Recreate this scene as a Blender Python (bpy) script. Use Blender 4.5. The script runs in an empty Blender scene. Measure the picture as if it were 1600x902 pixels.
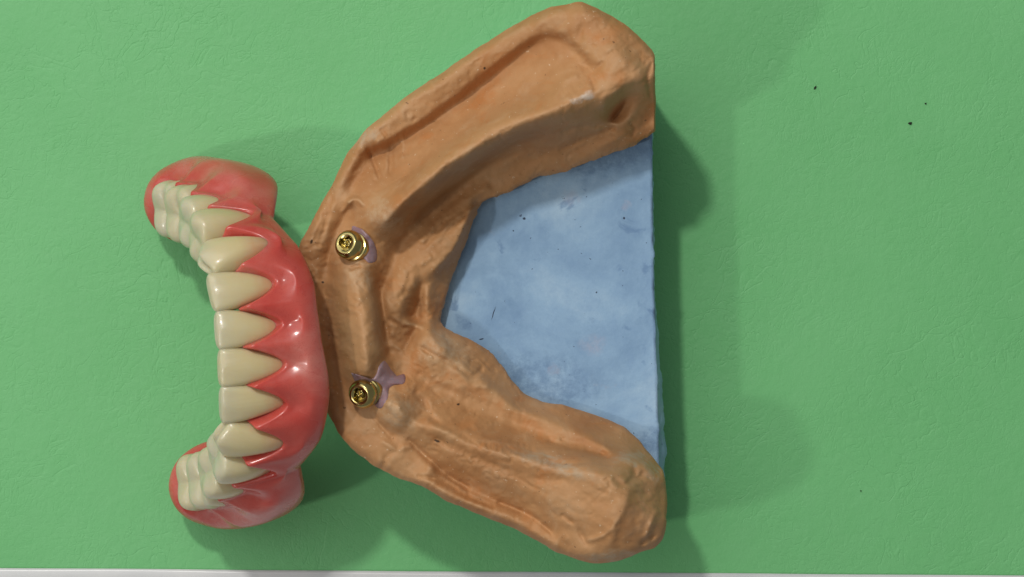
import bpy, bmesh, math, random
import numpy as np
from mathutils import Vector, Matrix

# ------------------------------------------------------------------ camera, light, exposure
sc = bpy.context.scene
sc.unit_settings.system = 'METRIC'
sc.unit_settings.scale_length = 0.01            # one unit is one centimetre
COL = sc.collection
CAM_H = 40.0                                    # camera height over the mat, cm
PXCM = 115.0                                    # photograph pixels per cm on the mat
cam_d = bpy.data.cameras.new('camera')
cam = bpy.data.objects.new('camera', cam_d)
COL.objects.link(cam)
cam.location = (0, 0, CAM_H)
cam_d.sensor_width = 36
cam_d.lens = 36 * CAM_H / (1600 / PXCM)
cam_d.clip_start = 1
cam_d.clip_end = 500
sc.camera = cam

world = bpy.data.worlds.new('World')
sc.world = world
world.use_nodes = True
world.node_tree.nodes['Background'].inputs[0].default_value = (0.95, 1.0, 1.0, 1)
world.node_tree.nodes['Background'].inputs[1].default_value = 0.175

def lamp(name, direction, dist, power, size, size_y=None, col=(1, 1, 1)):
    l = bpy.data.lights.new(name, 'AREA')
    l.energy = power
    l.color = col
    l.shape = 'RECTANGLE'
    l.size = size
    l.size_y = size_y or size
    o = bpy.data.objects.new(name, l)
    d = Vector(direction).normalized()
    o.location = d * dist
    o.rotation_euler = d.to_track_quat('Z', 'Y').to_euler()
    COL.objects.link(o)
    return o
# two ceiling lamps of the workshop: the shadows to the right and downwards in the photograph
lamp('ceiling_lamp', (-2.42, -0.98, 3.3), 60, 5300, 3.0, 3.0, (1.0, 0.97, 0.92))
lamp('ceiling_lamp', (-0.86, 1.78, 3.3), 60, 12600, 3.0, 3.0, (1.0, 0.97, 0.92))
# broad soft lamp added at the upper left for the directional ambient light
lamp('soft_area_light', (-1.2, 1.0, 2.0), 90, 36500, 105, 105, (1.0, 0.995, 0.97))

sc.view_settings.view_transform = 'Standard'
sc.view_settings.look = 'None'
sc.view_settings.exposure = 0
sc.view_settings.gamma = 1
sc.view_settings.use_curve_mapping = False

# ------------------------------------------------------------------ helpers
random.seed(4)
RNG = np.random.default_rng(11)

def W(px, py, zmm):
    """photograph pixel + height (mm) -> world point (cm)"""
    z = np.asarray(zmm, float) / 10
    f = (CAM_H - z) / CAM_H / PXCM
    return (np.asarray(px, float) - 800) * f, -(np.asarray(py, float) - 451) * f, z

def link(name, me, mat, parent=None, smooth=True):
    o = bpy.data.objects.new(name, me)
    COL.objects.link(o)
    if mat:
        me.materials.append(mat)
    if smooth:
        me.polygons.foreach_set('use_smooth', [True] * len(me.polygons))
    if parent:
        o.parent = parent
    return o

def mesh(name, v, f):
    me = bpy.data.meshes.new(name)
    me.from_pydata([tuple(map(float, p)) for p in v], [], f)
    me.validate()
    me.update()
    return me

def tag(o, label=None, cat=None, group=None, kind=None):
    for k, val in (('label', label), ('category', cat), ('group', group), ('kind', kind)):
        if val:
            o[k] = val
    return o

def empty(name, loc):
    o = bpy.data.objects.new(name, None)
    o.empty_display_size = 0.5
    o.location = loc
    COL.objects.link(o)
    return o

def keep_parent(o, root):
    o.parent = root
    o.matrix_parent_inverse = Matrix.Translation(root.location).inverted()

def vnoise(x, y, seed):
    r = np.random.default_rng(seed).random((256, 256))
    xi = np.floor(x).astype(int); yi = np.floor(y).astype(int)
    fx = x - xi; fy = y - yi
    fx = fx * fx * fx * (fx * (fx * 6 - 15) + 10); fy = fy * fy * fy * (fy * (fy * 6 - 15) + 10)
    a = r[xi % 256, yi % 256]; b = r[(xi + 1) % 256, yi % 256]
    c = r[xi % 256, (yi + 1) % 256]; d = r[(xi + 1) % 256, (yi + 1) % 256]
    return (a * (1 - fx) + b * fx) * (1 - fy) + (c * (1 - fx) + d * fx) * fy - 0.5

def fbm(x, y, seed, octv=4):
    t = 0; amp = 1
    for k in range(octv):
        t = t + amp * vnoise(x * 2 ** k + 17 * k, y * 2 ** k + 31 * k, seed + k)
        amp *= 0.5
    return t

def catmull(P, n, closed=False):
    P = np.asarray(P, float)
    m = len(P)
    if closed:
        idx = lambda i: P[i % m]; seg = m
    else:
        ext = np.vstack([2 * P[0] - P[1], P, 2 * P[-1] - P[-2]])
        idx = lambda i: ext[i + 1]; seg = m - 1
    out = []
    ts = np.arange(n) * seg / n if closed else np.linspace(0, seg - 1e-9, n)
    for t in ts:
        i = int(t); u = t - i
        p0, p1, p2, p3 = idx(i - 1), idx(i), idx(i + 1), idx(i + 2)
        out.append(0.5 * (2 * p1 + (p2 - p0) * u + (2 * p0 - 5 * p1 + 4 * p2 - p3) * u * u + (3 * p1 - p0 - 3 * p2 + p3) * u ** 3))
    return np.array(out)

def resample(P, n):
    P = np.asarray(P, float)
    s = np.concatenate([[0], np.cumsum(np.linalg.norm(np.diff(P[:, :2], axis=0), axis=1))])
    q = np.linspace(0, s[-1], n)
    return np.stack([np.interp(q, s, P[:, k]) for k in range(P.shape[1])], 1)

# ------------------------------------------------------------------ materials
class NT:
    def __init__(self, name):
        self.m = bpy.data.materials.new(name)
        self.m.use_nodes = True
        self.t = self.m.node_tree
        self.b = self.t.nodes['Principled BSDF']
        self.tc = self.t.nodes.new('ShaderNodeTexCoord')
    def n(self, typ, **kw):
        nd = self.t.nodes.new(typ)
        for k, v in kw.items():
            if k.startswith('i_'):
                nd.inputs[k[2:].replace('_', ' ')].default_value = v
            else:
                setattr(nd, k, v)
        return nd
    def l(self, a, b):
        self.t.links.new(a, b)
    def noise(self, scale, detail=4, rough=0.55, co=None, dist=0.0):
        nd = self.n('ShaderNodeTexNoise', i_Scale=scale, i_Detail=detail, i_Roughness=rough, i_Distortion=dist)
        self.l(co or self.tc.outputs['Object'], nd.inputs['Vector'])
        return nd.outputs['Fac']
    def ramp(self, fac, stops):
        nd = self.n('ShaderNodeValToRGB')
        el = nd.color_ramp.elements
        while len(el) < len(stops):
            el.new(0.5)
        for e, (p, c) in zip(el, stops):
            e.position = p
            e.color = (c, c, c, 1) if isinstance(c, (int, float)) else (*c, 1)
        self.l(fac, nd.inputs['Fac'])
        return nd.outputs['Color']
    def mix(self, fac, a, b, mode='MIX'):
        nd = self.n('ShaderNodeMix', data_type='RGBA', blend_type=mode)
        for i, v in ((0, fac), (6, a), (7, b)):
            if isinstance(v, (int, float)):
                nd.inputs[i].default_value = v
            elif isinstance(v, tuple):
                nd.inputs[i].default_value = (*v, 1)
            else:
                self.l(v, nd.inputs[i])
        return nd.outputs[2]
    def math(self, op, a, b=0.0, clamp=False):
        nd = self.n('ShaderNodeMath', operation=op, use_clamp=clamp)
        for i, v in ((0, a), (1, b)):
            if isinstance(v, (int, float)):
                nd.inputs[i].default_value = v
            else:
                self.l(v, nd.inputs[i])
        return nd.outputs[0]
    def spots(self, col, lst, colour, amount, warp=0.12, scale=9.0):
        """stains and painted shine with a shape of their own: (px, py, z mm, radius cm, stretch x)"""
        nz = self.n('ShaderNodeTexNoise', i_Scale=scale, i_Detail=4)
        self.l(self.tc.outputs['Object'], nz.inputs['Vector'])
        sc_ = self.n('ShaderNodeVectorMath', operation='MULTIPLY_ADD')
        self.l(nz.outputs['Color'], sc_.inputs[0])
        sc_.inputs[1].default_value = (warp, warp, 0)
        self.l(self.tc.outputs['Object'], sc_.inputs[2])
        tot = None
        for px, py, z, r, st, ang in lst:
            x, y, _ = W(px, py, z)
            mp = self.n('ShaderNodeMapping', vector_type='TEXTURE')
            mp.inputs['Location'].default_value = (float(x) + warp / 2, float(y) + warp / 2, 0)
            mp.inputs['Rotation'].default_value = (0, 0, ang)
            mp.inputs['Scale'].default_value = (r * st, r, 1000)
            self.l(sc_.outputs[0], mp.inputs['Vector'])
            ln = self.n('ShaderNodeVectorMath', operation='LENGTH')
            self.l(mp.outputs[0], ln.inputs[0])
            f = self.ramp(ln.outputs['Value'], [(0.55, 1.0), (1.0, 0.0)])
            tot = f if tot is None else self.math('MAXIMUM', tot, f)
        brk = self.ramp(self.noise(7.0, 6, 0.75), [(0.36, 0.0), (0.62, 1.0)])
        return self.mix(self.math('MULTIPLY', self.math('MULTIPLY', tot, amount), brk if warp > 0.05 else 1.0), col, colour)
    def bump(self, h, strength, dist, prev=None):
        nd = self.n('ShaderNodeBump', i_Strength=strength, i_Distance=dist)
        self.l(h, nd.inputs['Height'])
        if prev:
            self.l(prev, nd.inputs['Normal'])
        return nd.outputs['Normal']
    def set(self, **kw):
        for k, v in kw.items():
            s = self.b.inputs[k.replace('_', ' ')]
            if hasattr(v, 'is_linked') or isinstance(v, bpy.types.NodeSocket):
                self.l(v, s)
            elif isinstance(v, tuple) and len(v) == 3 and s.type == 'RGBA':
                s.default_value = (*v, 1)
            else:
                s.default_value = v
        return self.m

def mat_mat():
    k = NT('green_leatherette')
    co = k.tc.outputs['Object']
    base = k.ramp(k.noise(0.35, 3), [(0.3, (0.150, 0.468, 0.175)), (0.7, (0.172, 0.505, 0.198))])
    base = k.mix(k.ramp(k.noise(3.0, 5, 0.6), [(0.35, 0.0), (0.75, 0.25)]), base, (0.195, 0.495, 0.22))
    base = k.mix(k.ramp(k.noise(26, 2), [(0.72, 0.0), (0.80, 0.35)]), base, (0.09, 0.26, 0.12))
    # leather grain: fine cells plus long sparse creases
    warp = k.n('ShaderNodeVectorMath', operation='ADD')
    nz = k.n('ShaderNodeTexNoise', i_Scale=1.1, i_Detail=3)
    k.l(co, nz.inputs['Vector']); k.l(co, warp.inputs[0]); k.l(nz.outputs['Color'], warp.inputs[1])
    def lines(scale, width, dist):
        d = k.math('ABSOLUTE', k.math('SUBTRACT', k.noise(scale, 3, 0.55, dist=dist), 0.5))
        return k.ramp(d, [(0.0, 0.0), (width, 1.0)])
    crease = k.mix(1.0, lines(0.9, 0.012, 0.5), lines(1.9, 0.014, 0.7), 'MULTIPLY')
    patch = k.ramp(k.noise(0.5, 2), [(0.42, 0.0), (0.62, 1.0)])
    crease = k.mix(patch, (1, 1, 1), crease)
    v2 = k.n('ShaderNodeTexVoronoi', feature='DISTANCE_TO_EDGE', i_Scale=9)
    k.l(warp.outputs[0], v2.inputs['Vector'])
    cells = k.ramp(v2.outputs['Distance'], [(0.0, 0.0), (0.12, 1.0)])
    cellp = k.mix(k.ramp(k.noise(0.9, 3), [(0.4, 0.0), (0.65, 1.0)]), (1, 1, 1), cells)
    n1 = k.bump(k.noise(7, 5, 0.65), 0.35, 0.03)
    n1 = k.bump(cellp, 0.22, 0.010, n1)
    n1 = k.bump(crease, 0.30, 0.012, n1)
    n1 = k.bump(k.noise(45, 3), 0.25, 0.008, n1)
    return k.set(Base_Color=base, Roughness=0.52, Normal=n1, Specular_IOR_Level=0.35)

def mat_stone():
    k = NT('orange_die_stone')
    big = k.ramp(k.noise(0.9, 4, 0.6, dist=0.4), [(0.30, (0.400, 0.180, 0.066)), (0.52, (0.480, 0.245, 0.102)), (0.75, (0.515, 0.290, 0.138))])
    or_p = k.ramp(k.noise(1.7, 3, 0.6, dist=0.8), [(0.55, 0.0), (0.72, 0.55)])
    big = k.mix(or_p, big, (0.50, 0.185, 0.05))
    chalk = k.ramp(k.noise(2.6, 6, 0.68, dist=0.6), [(0.52, 0.0), (0.75, 0.55)])
    big = k.mix(chalk, big, (0.53, 0.335, 0.185))
    geo = k.n('ShaderNodeNewGeometry')
    worn = k.ramp(geo.outputs['Pointiness'], [(0.505, 0.0), (0.56, 0.55)])
    big = k.mix(worn, big, (0.56, 0.36, 0.20))
    pit = k.ramp(k.noise(16, 2, 0.5), [(0.735, 0.0), (0.755, 0.7)])
    big = k.mix(pit, big, (0.16, 0.08, 0.035))
    fleck = k.ramp(k.noise(22, 2, 0.5), [(0.70, 0.0), (0.75, 0.5)])
    big = k.mix(fleck, big, (0.75, 0.60, 0.42))
    big = k.spots(big, [(558, 424, 24, .30, .8, .2), (622, 646, 24, .30, 1.2, -.6), (598, 340, 26, .32, .7, .5), (700, 545, 21, .28, 1.5, -.4)], (0.56, 0.41, 0.26), 0.6, 0.35, 4.0)
    big = k.spots(big, [(985, 717, 24, .09, 3, -.1), (1018, 738, 24, .08, 3, -.7), (950, 866, 24, .10, 4, .1), (870, 725, 24, .12, 5, -.3), (575, 215, 24, .10, 3, .6)], (0.47, 0.40, 0.29), 0.6, 0.3, 5.0)
    big = k.spots(big, [(1005, 800, 27, .62, .6, 0)], (0.36, 0.205, 0.105), 0.6, 0.3, 4.0)
    big = k.spots(big, [(900, 160, 30, .06, 2, .4), (917, 151, 30, .07, 1.6, .5)], (0.68, 0.62, 0.55), 0.6, 0.15, 9)  # wet shine on the stone, painted into the colour as whitish spots
    big = k.spots(big, [(488, 378, 21, .035, .5, -.3), (505, 441, 21, .018, 1, 0), (683, 689, 24, .022, 2.2, -.3), (716, 632, 22, .018, 1.3, 0), (757, 104, 28, .02, 1, 0)], (0.05, 0.028, 0.014), 0.95, 0.03, 20)
    n1 = k.bump(k.noise(2.6, 5, 0.6, dist=0.8), 0.25, 0.07)
    n1 = k.bump(k.noise(10, 5, 0.65, dist=0.6), 0.22, 0.02, n1)
    n1 = k.bump(k.noise(55, 3, 0.7), 0.30, 0.006, n1)
    return k.set(Base_Color=big, Roughness=0.62, Normal=n1, Specular_IOR_Level=0.35)

def mat_blue():
    k = NT('blue_plaster')
    c = k.ramp(k.noise(0.9, 6, 0.65, dist=0.3), [(0.30, (0.195, 0.325, 0.505)), (0.5, (0.285, 0.445, 0.63)), (0.70, (0.38, 0.54, 0.70))])
    c = k.mix(k.ramp(k.noise(5, 6, 0.7), [(0.45, 0.0), (0.75, 0.5)]), c, (0.21, 0.345, 0.545))
    c = k.mix(k.ramp(k.noise(2.2, 4, 0.6, dist=0.5), [(0.64, 0.0), (0.70, 0.55)]), c, (0.12, 0.22, 0.40))
    c = k.mix(k.ramp(k.noise(1.4, 5, 0.7), [(0.66, 0.0), (0.76, 0.45)]), c, (0.40, 0.40, 0.47))
    c = k.mix(k.ramp(k.noise(14, 2), [(0.735, 0.0), (0.75, 0.85)]), c, (0.05, 0.07, 0.13))
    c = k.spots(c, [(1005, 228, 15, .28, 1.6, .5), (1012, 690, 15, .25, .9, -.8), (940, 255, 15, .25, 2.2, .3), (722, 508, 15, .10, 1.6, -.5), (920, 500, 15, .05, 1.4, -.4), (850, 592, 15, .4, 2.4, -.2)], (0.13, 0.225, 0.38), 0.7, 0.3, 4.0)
    c = k.spots(c, [(891, 308, 15, .12, 1, 0), (977, 323, 15, .07, 1, 0), (866, 575, 15, .10, 1, 0), (925, 540, 15, .16, 1.3, .3)], (0.42, 0.42, 0.52), 0.4, 0.3, 4.0)
    c = k.spots(c, [(819, 342, 15, .022, 1, 0), (975, 341, 15, .02, 1, 0), (932, 457, 15, .015, 1, 0), (802, 361, 15, .012, 1, 0), (771, 490, 15, .009, 12, 1.25), (752, 530, 15, .012, 3, .2)], (0.02, 0.03, 0.06), 0.95, 0.02, 20)
    n1 = k.bump(k.noise(3, 6, 0.65), 0.3, 0.03)
    n1 = k.bump(k.noise(25, 4, 0.6), 0.4, 0.012, n1)
    return k.set(Base_Color=c, Roughness=0.68, Normal=n1, Specular_IOR_Level=0.3)

def mat_gum():
    k = NT('pink_acrylic')
    c = k.ramp(k.noise(0.9, 4, 0.6, dist=0.5), [(0.3, (0.50, 0.055, 0.042)), (0.5, (0.56, 0.105, 0.082)), (0.72, (0.60, 0.215, 0.175))])
    vein = k.math('ABSOLUTE', k.math('SUBTRACT', k.noise(9, 3, 0.6, dist=1.5), 0.5))
    c = k.mix(k.ramp(vein, [(0.0, 0.35), (0.02, 0.0)]), c, (0.40, 0.03, 0.03))
    n1 = k.bump(k.noise(3.5, 3), 0.12, 0.05)
    n1 = k.bump(k.noise(34, 3), 0.10, 0.006, n1)
    return k.set(Base_Color=c, Roughness=k.ramp(k.noise(1.2, 3), [(0.35, 0.20), (0.7, 0.34)]), Normal=n1,
                 Subsurface_Weight=0.6, Subsurface_Radius=(1.0, 0.3, 0.22), Subsurface_Scale=0.22, Coat_Weight=0.12, Coat_Roughness=0.10)

def mat_tooth():
    k = NT('ivory_tooth_resin')
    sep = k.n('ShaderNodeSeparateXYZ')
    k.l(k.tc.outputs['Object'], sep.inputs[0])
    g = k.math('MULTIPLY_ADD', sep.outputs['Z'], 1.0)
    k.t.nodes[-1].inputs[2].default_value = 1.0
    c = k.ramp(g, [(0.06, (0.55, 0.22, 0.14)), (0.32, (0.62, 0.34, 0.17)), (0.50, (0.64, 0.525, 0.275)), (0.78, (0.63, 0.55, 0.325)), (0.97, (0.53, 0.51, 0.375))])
    oi = k.n('ShaderNodeObjectInfo')
    c = k.mix(k.math('MULTIPLY', oi.outputs['Random'], 0.45), c, (0.59, 0.48, 0.25))
    c = k.mix(k.ramp(k.noise(4, 4), [(0.4, 0.0), (0.8, 0.35)]), c, (0.64, 0.58, 0.40))
    mp = k.n('ShaderNodeMapping'); mp.inputs['Scale'].default_value = (16, 16, 1.2)
    k.l(k.tc.outputs['Object'], mp.inputs['Vector'])
    n1 = k.bump(k.noise(1.0, 3, co=mp.outputs[0]), 0.14, 0.02)
    n1 = k.bump(k.noise(5, 3), 0.10, 0.03, n1)
    return k.set(Base_Color=c, Roughness=0.30, Normal=n1, Subsurface_Weight=0.6, Subsurface_Radius=(0.9, 0.65, 0.4),
                 Subsurface_Scale=0.24, Coat_Weight=0.2, Coat_Roughness=0.1)

def mat_gold():
    k = NT('gold_nitride_metal')
    c = k.ramp(k.noise(6, 3), [(0.3, (0.42, 0.335, 0.12)), (0.7, (0.58, 0.475, 0.20))])
    return k.set(Base_Color=c, Metallic=1.0, Roughness=0.22, Normal=k.bump(k.noise(40, 2), 0.15, 0.004))

def mat_lilac():
    k = NT('lilac_silicone')
    c = k.ramp(k.noise(5, 4), [(0.3, (0.28, 0.155, 0.170)), (0.7, (0.38, 0.265, 0.295))])
    return k.set(Base_Color=c, Roughness=0.35, Normal=k.bump(k.noise(14, 3), 0.2, 0.02), Subsurface_Weight=0.2, Subsurface_Scale=0.05)

def mat_white():
    k = NT('white_plastic')
    c = k.ramp(k.noise(1.2, 4), [(0.3, (0.60, 0.61, 0.62)), (0.7, (0.70, 0.70, 0.70))])
    return k.set(Base_Color=c, Roughness=0.28, Normal=k.bump(k.noise(4, 3), 0.08, 0.03))

def mat_dirt():
    k = NT('black_dirt')
    c = k.ramp(k.noise(20, 2), [(0.3, (0.008, 0.008, 0.007)), (0.7, (0.03, 0.022, 0.015))])
    return k.set(Base_Color=c, Roughness=0.8)

M_MAT, M_STONE, M_BLUE, M_GUM, M_TOOTH, M_GOLD, M_LILAC, M_WHITE, M_DIRT = (f() for f in (
    mat_mat, mat_stone, mat_blue, mat_gum, mat_tooth, mat_gold, mat_lilac, mat_white, mat_dirt))

# ------------------------------------------------------------------ setting: table, mat, white edge
def rounded_slab(name, poly, z0, z1, r, mat):
    bm = bmesh.new()
    vs = [bm.verts.new((x, y, z0)) for x, y in poly]
    f = bm.faces.new(vs)
    ext = bmesh.ops.extrude_face_region(bm, geom=[f])
    bmesh.ops.translate(bm, verts=[v for v in ext['geom'] if isinstance(v, bmesh.types.BMVert)], vec=(0, 0, z1 - z0))
    bmesh.ops.recalc_face_normals(bm, faces=bm.faces)
    top = [e for e in bm.edges if all(v.co.z > z1 - 1e-5 for v in e.verts)]
    bmesh.ops.bevel(bm, geom=top, offset=r, segments=5, profile=0.5, affect='EDGES')
    me = bpy.data.meshes.new(name)
    bm.to_mesh(me); bm.free()
    return link(name, me, mat, smooth=False)
ya = W(0, 888.5, 0)[1]; yb = W(1600, 900, 0)[1]; sl = (yb - ya) / (1600 / PXCM)
edge = lambda x: float(ya + (x + 800 / PXCM) * sl)
tb = rounded_slab('tabletop', [(-16, -14), (16, -14), (16, 12), (-16, 12)], -2.2, -0.46, 0.1, M_WHITE)
tag(tb, kind='structure')
mt = rounded_slab('mat', [(-14, edge(-14)), (14, edge(14)), (14, 11), (-14, 11)], -0.45, 0, 0.03, M_MAT)
tag(mt, kind='structure')
# white glossy edging that borders the mat along the bottom of the picture
xs = np.linspace(-13.5, 13.5, 120)
prof = [(0.02, -0.44), (0.02, -0.02), (0.012, 0.008), (-0.02, 0.018), (-0.12, 0.020), (-0.30, -0.01), (-0.42, -0.06), (-0.5, -0.16), (-0.52, -0.44)]
vs, fs = [], []
for i, x in enumerate(xs):
    w = 0.010 * math.sin(x * 0.9) + 0.006 * math.sin(x * 2.3 + 1)
    for a, b in prof:
        vs.append((x, edge(x) - 0.012 + a + (w if a < 0 else w * 0.3), b))
np_ = len(prof)
for i in range(len(xs) - 1):
    for j in range(np_ - 1):
        fs.append((i * np_ + j, (i + 1) * np_ + j, (i + 1) * np_ + j + 1, i * np_ + j + 1))
    fs.append((i * np_ + np_ - 1, (i + 1) * np_ + np_ - 1, (i + 1) * np_, i * np_))
fs += [tuple(range(np_)), tuple((len(xs) - 1) * np_ + j for j in range(np_))][0:2]
tr = link('table_edge', mesh('table_edge', vs, fs), M_WHITE)
tag(tr, kind='structure')

# ------------------------------------------------------------------ the cast: relief from ridge, groove and rim lines
OUT = [(1024, 205), (1025, 160), (1023, 105), (1023, 85), (1012, 72), (985, 45), (960, 27), (930, 12), (905, 1), (885, 7), (860, 10), (830, 24), (800, 41),
       (770, 59), (740, 79), (705, 102), (695, 112), (670, 126), (640, 148), (610, 170), (590, 187), (570, 203), (556, 223), (543, 240), (532, 262), (519, 288),
       (506, 310), (495, 332), (482, 356), (470, 378), (464, 400), (461, 430), (462, 480), (470, 540), (484, 590), (500, 628), (515, 652), (532, 680), (550, 702), (568, 715),
       (582, 727), (600, 737), (630, 750), (662, 762), (700, 784), (740, 801), (780, 816), (822, 836), (845, 848), (870, 864),
       (900, 874), (925, 881), (950, 880), (972, 876), (1003, 862), (1022, 857), (1036, 842), (1041, 815), (1043, 785), (1040, 752), (1036, 735)]
INN = [(1024, 205), (1006, 218), (990, 228), (960, 239), (930, 250), (905, 259), (885, 268), (862, 274), (843, 275), (815, 290), (790, 303),
       (770, 309), (754, 315), (746, 328), (740, 345), (729, 378), (714, 412), (702, 448), (692, 482), (687, 503), (694, 511), (708, 518), (740, 534),
       (765, 549), (785, 572), (800, 594), (820, 615), (845, 627), (880, 633), (920, 645), (950, 655), (975, 667), (1000, 690), (1020, 715), (1036, 735)]
BLUE_Z = 15.0
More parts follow.
